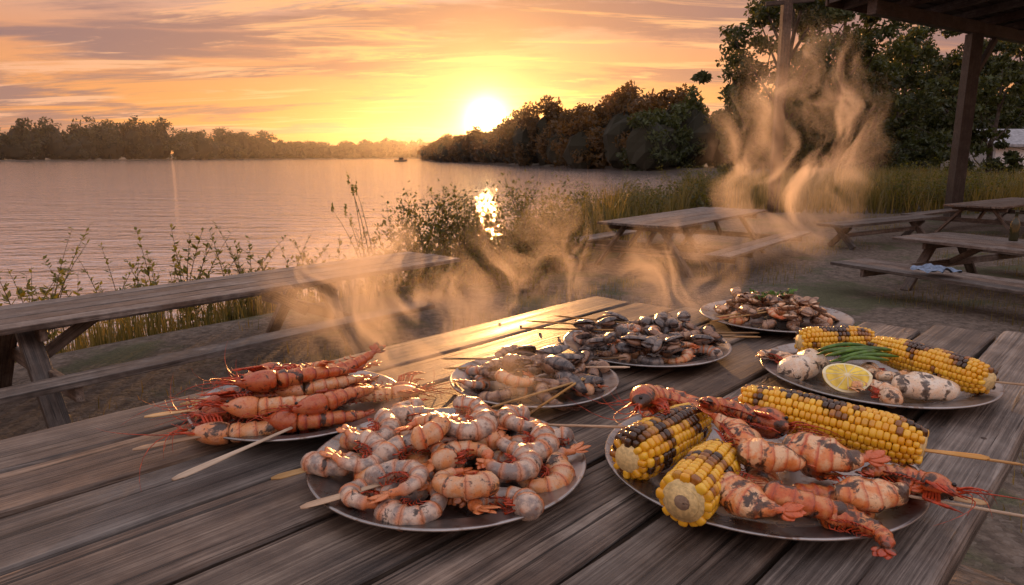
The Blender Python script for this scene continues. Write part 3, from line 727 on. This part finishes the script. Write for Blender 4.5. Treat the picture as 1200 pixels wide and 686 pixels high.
one(G,mat4((.500,.835,ZP+.052),.2,.0,rad(128)),L=.095,curl=1.8,R=.017,mat=0,head=True,ring=16)
one(G,mat4((.525,.855,ZP+.034),math.pi,.0,rad(-60)),L=.10,curl=3.2,R=.017,mat=0)
one(G,mat4((.48,1.04,ZP+.03),.2,.0,rad(150)),L=.13,curl=1.9,R=.020,mat=0)
one(G,mat4((.335,.875,ZP+.028),.2,.0,rad(20)),L=.12,curl=1.8,R=.028,**pl)
one(G,mat4((.44,.91,ZP+.032),.2,.0,rad(200)),L=.12,curl=1.4,R=.028,**pl)
one(G,mat4((.40,.81,ZP+.028),.2,.0,rad(100)),L=.12,curl=2.4,R=.024,mat=0)
def blob(name,loc,sz,rz=0,mat=M_flesh,wob=.12,tilt=0):
    E_,EF_=ellipsoid(26,16,.9,.95)
    k=1+wob*(np.sin(E_[:,0]*3.1+loc[0]*50)*np.sin(E_[:,1]*2.7+loc[1]*40)+.4*np.sin(E_[:,0]*7+E_[:,1]*5))
    mb=MB(); E_=E_*k[:,None]*np.array(sz); mb.add(E_,EF_,0,t=.3,pc=E_,M=mat4(loc,tilt,0,rz)); return mb.build(name,[mat])
blob('grilled_squid',(.60,1.375,ZP+.028),(.048,.034,.024),.5,M_white,.16)
blob('grilled_squid',(.655,1.43,ZP+.028),(.042,.030,.022),1.5,M_white,.16)
blob('grilled_squid',(.785,1.240,ZP+.034),(.054,.036,.024),-.3,M_white,.14)
one(G,mat4((.69,1.235,ZP+.028),.1,.1,rad(20)),L=.13,curl=4.1,R=.021,mat=3)
one(G,mat4((.75,1.33,ZP+.03),.1,.1,rad(200)),L=.12,curl=3.4,R=.019,mat=3)
one(G,mat4((.58,1.45,ZP+.03),.1,.1,rad(60)),L=.11,curl=3.6,R=.017,mat=3)
mb=MB()
for k in range(14):
    a=rad(10+U(-16,16)); p=np.array([.66+U(-.02,.02),1.32+k*.006,ZP+.050+U(0,.016)]); L=.13*U(.8,1.1); t=np.linspace(0,1,7)
    V,F,_=tube(p+np.stack([np.cos(a)*L*t,np.sin(a)*L*t+.008*np.sin(t*3+k),.008*np.sin(t*3)],1),.0042*np.array([.4,.9,1,1,1,.9,.3]),n=7); mb.add(V,F,0)
mb.build('green_beans',[M_green])
mb=MB(); Vv=[];Fv=[]
R0=.036; nph=8
for i2 in range(nph+1):
    ph=rad(20)+rad(140)*i2/nph
    for j in range(13):
        th=-math.pi/2+math.pi*j/12
        Vv.append((math.sin(th)*R0*1.25,math.cos(th)*math.cos(ph)*R0,-math.cos(th)*math.sin(ph)*R0))
for i2 in range(nph):
    for j in range(12): Fv.append([i2*13+j,i2*13+j+1,(i2+1)*13+j+1,(i2+1)*13+j])
ML=mat4((.648,1.262,ZP+.052),rad(40),0,rad(-12))
mb.add(Vv,Fv,0,M=ML)
for row in (0,nph):
    f=[np.array(Vv[row*13+j]) for j in range(13)]; W0=[q*.999 for q in f]
    nn_=np.cross(f[6],[1.,0,0]); nn_=nn_/np.linalg.norm(nn_)*(1 if nn_[2]>0 else -1)
    mb.add(W0+[np.zeros(3)],[[j,j+1,13] for j in range(12)],2,M=ML)
    for s in range(6):
        tri=[np.zeros(3),f[2*s]*.9,f[2*s+1]*.9,f[2*s+2]*.9]; ce=sum(tri)/4
        tri=[ce+(q-ce)*.86+nn_*.0008 for q in tri]
        mb.add(tri,[[0,1,2,3]],1,M=ML)
mb.build('lemon_wedge',[M_lemon,M_lemonf,M_pith],False)

def stick(p0,p1,r=.0023,flat=False,name='wooden_skewer'):
    p0=np.array(p0,float);p1=np.array(p1,float);mb=MB();n=16;t=np.linspace(0,1,n)
    pts=p0+np.outer(t,p1-p0); L=np.linalg.norm(p1-p0)
    if flat:
        w=np.interp(t,[0,.03,.10,.35,.6,1],[.35,.85,1,.8,.5,.4])*.0095; V,F,tt=tube(pts,w,.0018,n=10)
    else:
        w=np.interp(t,[0,.04,1],[.4,1,1])*r; V,F,tt=tube(pts,w,n=8)
    d=(p1-p0)/L; al=(V-p0)@d; pc=np.stack([al+U(0,9),V[:,0]-p0[0]-al*d[0]+U(0,9),V[:,2]],1)
    mb.add(V,F,0,pc=pc); mb.build(name,[M_stick])
stick((-.585,.985,.776),(-.38,1.09,.785),flat=True)
stick((-.635,1.115,.778),(-.42,1.19,.79),flat=True)
stick((-.60,1.17,.780),(-.42,1.26,.79),flat=True)
stick((-.475,.885,.776),(-.36,1.05,.785),flat=True)
stick((-.335,.880,.780),(-.19,.96,.79),flat=True)
stick((-.270,.800,.780),(-.14,.87,.79),flat=True)
for a,b in (((-.04,1.14,.785),(.16,1.27,.80)),((.02,1.10,.783),(.15,1.28,.80)),((-.16,1.47,.775),(0,1.42,.79)),((-.145,1.40,.775),(0.03,1.36,.79)),
    ((.02,1.72,.782),(.25,1.63,.80)),((.04,1.80,.782),(.28,1.66,.80)),((.12,1.86,.782),(.3,1.7,.80)),((.245,1.36,.79),(.08,1.33,.80)),((.25,1.43,.79),(.10,1.38,.80)),
    ((.62,1.66,.785),(.40,1.60,.80)),((.61,1.62,.785),(.42,1.57,.80)),((.56,1.83,.785),(.7,1.85,.80)),((.53,1.78,.785),(.7,1.83,.80)),((.05,1.05,.79),(.2,.99,.81))):
    stick(a,b)
stick((.605,.800,ZP+.032),(.46,.83,ZP+.045),flat=True); stick((.655,.765,ZP+.028),(.46,.82,ZP+.042),.0021)
stick((.650,.868,ZP+.062),(.55,.893,ZP+.066),flat=True); stick((.69,.855,ZP+.058),(.55,.893,ZP+.066),.0021)
stick((1.02,1.215,ZP+.04),(.90,1.235,ZP+.048),flat=True)

M_bottle=simple('brown_glass',(.03,.03,.012),.1); M_cloth=simple('blue_cloth',(.16,.22,.32),.85,30,.5,.01,.3)
mb=MB(); pr=[(.0,.001),(.036,.002),(.038,.02),(.038,.15),(.030,.18),(.014,.21),(.013,.26),(.016,.262),(.016,.275),(0,.276)]
Vv=[];Fv=[];n=16
for a,z in pr:
    for j in range(n): t=2*math.pi*j/n; Vv.append((7.3+a*1.6*math.cos(t),9.9+a*1.6*math.sin(t),.005+z*1.6))
for i2 in range(len(pr)-1):
    for j in range(n): q=(j+1)%n; Fv.append([i2*n+j,i2*n+q,(i2+1)*n+q,(i2+1)*n+j])
mb.add(Vv,Fv,0); mb.build('glass_bottle',[M_bottle])
mb=MB(); g=18; Vv=[];Fv=[]
for i2 in range(g):
    for j in range(g):
        u,v=i2/(g-1)-.5,j/(g-1)-.5
        Vv.append((5.6+u*.45+.03*math.sin(v*14),8.9+v*.4+.03*math.sin(u*12),-.28+.05*abs(math.sin(u*9+v*5))+.05*abs(math.cos(v*11-u*3))*(1-2*abs(u))))
for i2 in range(g-1):
    for j in range(g-1): Fv.append([i2*g+j,(i2+1)*g+j,(i2+1)*g+j+1,i2*g+j+1])
mb.add(Vv,Fv,0); mb.build('blue_towel',[M_cloth])

# ---------------------------------------------------------------- steam (real volumes above the hot platters)
def steam_mat(name,dens,lo,hi):
    m,nt=newmat(name)
    g=nt.n('ShaderNodeTexCoord').outputs['Object']
    ln=nt.n('ShaderNodeVectorMath',{0:g},operation='LENGTH').outputs['Value']
    fall=nt.mr(ln,.25,1.0,1,0)
    p=nt.pos()
    wv=nt.n('ShaderNodeTexNoise',{'Vector':p,'Scale':4.5,'Detail':1}).outputs['Color']
    wv=nt.n('ShaderNodeVectorMath',{0:wv,1:(.40,.2,.30)},operation='MULTIPLY').outputs[0]
    p2=nt.n('ShaderNodeVectorMath',{0:p,1:wv}).outputs[0]
    nn=nt.noise(nt.mapping(p2,(1,1,.55)),8.5,3,.62,1.0)
    den=nt.m('MULTIPLY',nt.m('MULTIPLY',nt.mr(nn,lo,hi),fall),dens)
    vol=nt.n('ShaderNodeVolumePrincipled',{'Color':(1,.88,.80,1),'Density':den,'Anisotropy':.5})
    nt.n('ShaderNodeOutputMaterial',{'Volume':vol.outputs[0]})
    m.cycles.volume_step_rate=2.6
    return m
M_steam=steam_mat('steam_vapour',10.5,.46,.64); M_steam2=steam_mat('thin_steam_vapour',8.5,.45,.66)
def plume(c,s,rot=0,mt=None):
    E_,EF_=ellipsoid(24,14); me=bpy.data.meshes.new('steam'); me.from_pydata(E_.tolist(),[],EF_); me.materials.append(mt or M_steam)
    ob=bpy.data.objects.new('steam',me); scene.collection.objects.link(ob); ob.location=c; ob.scale=s; ob.rotation_euler=(0,rot,0)
plume((-.26,1.36,.93),(.30,.14,.20),.2)
plume((.06,1.66,.97),(.25,.12,.22),.15)
plume((.46,1.84,.92),(.22,.12,.17),0,M_steam2)
plume((.86,2.12,1.24),(.32,.14,.42),.12)
plume((-.08,1.02,.86),(.18,.10,.13),.1,M_steam2)

m,nt=newmat('evening_haze')
vol=nt.n('ShaderNodeVolumeScatter',{'Color':(1,.93,.88,1),'Density':.00016,'Anisotropy':.80})
nt.n('ShaderNodeOutputMaterial',{'Volume':vol.outputs[0]})
mb=MB(); beam(mb,(0,75,24),(0,1400,24),2400,56); mb.build('haze',[m],False)

# ---------------------------------------------------------------- world, sun
SEL,SAZ=rad(2.95),rad(-2.1)
sd=Vector((math.sin(SAZ)*math.cos(SEL),math.cos(SAZ)*math.cos(SEL),math.sin(SEL)))
w=bpy.data.worlds.new('World'); scene.world=w; w.use_nodes=True
nt=NT(w.node_tree)
sky=nt.n('ShaderNodeTexSky',sky_type='NISHITA'); sky.sun_disc=False; sky.sun_elevation=SEL; sky.sun_rotation=SAZ; sky.dust_density=2.0
bg1=nt.n('ShaderNodeBackground',{'Color':sky.outputs[0],'Strength':.010})
d=nt.n('ShaderNodeTexCoord').outputs['Generated']
sx=nt.n('ShaderNodeSeparateXYZ',{0:d}); X,Y,Z=sx.outputs
zc=nt.m('MAXIMUM',Z,0.0); inv=nt.m('DIVIDE',1.0,nt.m('ADD',zc,.085))
cv=nt.n('ShaderNodeCombineXYZ',{'X':nt.m('MULTIPLY',X,inv),'Y':nt.m('MULTIPLY',Y,inv)}).outputs[0]
dot=nt.m('MAXIMUM',nt.n('ShaderNodeVectorMath',{0:d,1:tuple(sd)},operation='DOT_PRODUCT').outputs['Value'],0.0)
gap=nt.ramp(zc,[(0,(.92,.33,.08)),(.03,(.95,.36,.09)),(.08,(.93,.37,.12)),(.14,(.80,.34,.17)),(.22,(.64,.40,.34)),(.4,(.80,.67,.68)),(1,(.84,.80,.88))])
n1=nt.noise(nt.mapping(cv,(.40,.85,1),loc=(3.3,1.2,0),rot=(0,0,.22)),1.1,9,.60,.5)
n2=nt.noise(nt.mapping(cv,(.5,1.7,1),loc=(7.7,4.1,0),rot=(0,0,-.15)),1.4,8,.64,.6)
wide=nt.m('POWER',dot,14.0)
cloud=nt.mix(nt.m('MULTIPLY',wide,.7),(.28,.17,.18),(.52,.19,.09))
cloud=nt.mix(nt.mr(zc,.0,.05,.65,0),cloud,gap)
cloud=nt.mix(nt.mr(zc,.22,.4),cloud,(.6,.52,.56))
col=nt.mix(nt.mr(n1,.445,.565,0,.93),gap,cloud)
hi=nt.m('MULTIPLY',nt.m('MULTIPLY',nt.mr(n2,.52,.63,0,.85),nt.mr(zc,.01,.05)),nt.mr(zc,.3,.5,1,0))
col=nt.mix(hi,col,nt.mix(wide,(.95,.50,.31),(1.15,.54,.16)))
fwd=nt.mr(Y,-.6,.9,1.3,1.0)
col=nt.n('ShaderNodeVectorMath',{0:col,1:nt.n('ShaderNodeCombineXYZ',{'X':fwd,'Y':fwd,'Z':fwd}).outputs[0]},operation='MULTIPLY').outputs[0]
def glow(col,n,c,amt):
    f=nt.m('MULTIPLY',nt.m('POWER',dot,n),amt)
    return nt.n('ShaderNodeVectorMath',{0:col,1:nt.n('ShaderNodeVectorMath',{0:c,'Scale':f},operation='SCALE').outputs[0]}).outputs[0]
low=nt.mr(zc,.0,.14,1,.0)
f=nt.m('MULTIPLY',nt.m('MULTIPLY',nt.m('POWER',dot,26.0),low),.34)
col=nt.n('ShaderNodeVectorMath',{0:col,1:nt.n('ShaderNodeVectorMath',{0:(1,.55,.08),'Scale':f},operation='SCALE').outputs[0]}).outputs[0]
col=glow(col,180.0,(1,.50,.08),.65)
col=glow(col,1000.0,(1,.68,.22),1.8)
col=glow(col,4000.0,(1,.82,.45),5.0)
col=glow(col,30000.0,(1,.85,.5),40.0)
bg2=nt.n('ShaderNodeBackground',{'Color':col,'Strength':.95})
ad=nt.n('ShaderNodeAddShader',{0:bg1.outputs[0],1:bg2.outputs[0]})
nt.n('ShaderNodeOutputWorld',{'Surface':ad.outputs[0]})
L=bpy.data.lights.new('sun','SUN'); L.energy=5.0; L.angle=rad(.5); L.color=(1,.46,.15)
so=bpy.data.objects.new('sun',L); scene.collection.objects.link(so); so.rotation_euler=sd.to_track_quat('Z','Y').to_euler(); so.location=(0,30,20)

cam=bpy.data.cameras.new('camera'); cam.lens=24; cam.sensor_width=36; cam.clip_end=6000; cam.clip_start=.02
co=bpy.data.objects.new('camera',cam); scene.collection.objects.link(co); co.location=(0,0,1.22); co.rotation_euler=(rad(90-11.3),0,0)
scene.camera=co
scene.view_settings.view_transform='Standard'; scene.view_settings.look='None'
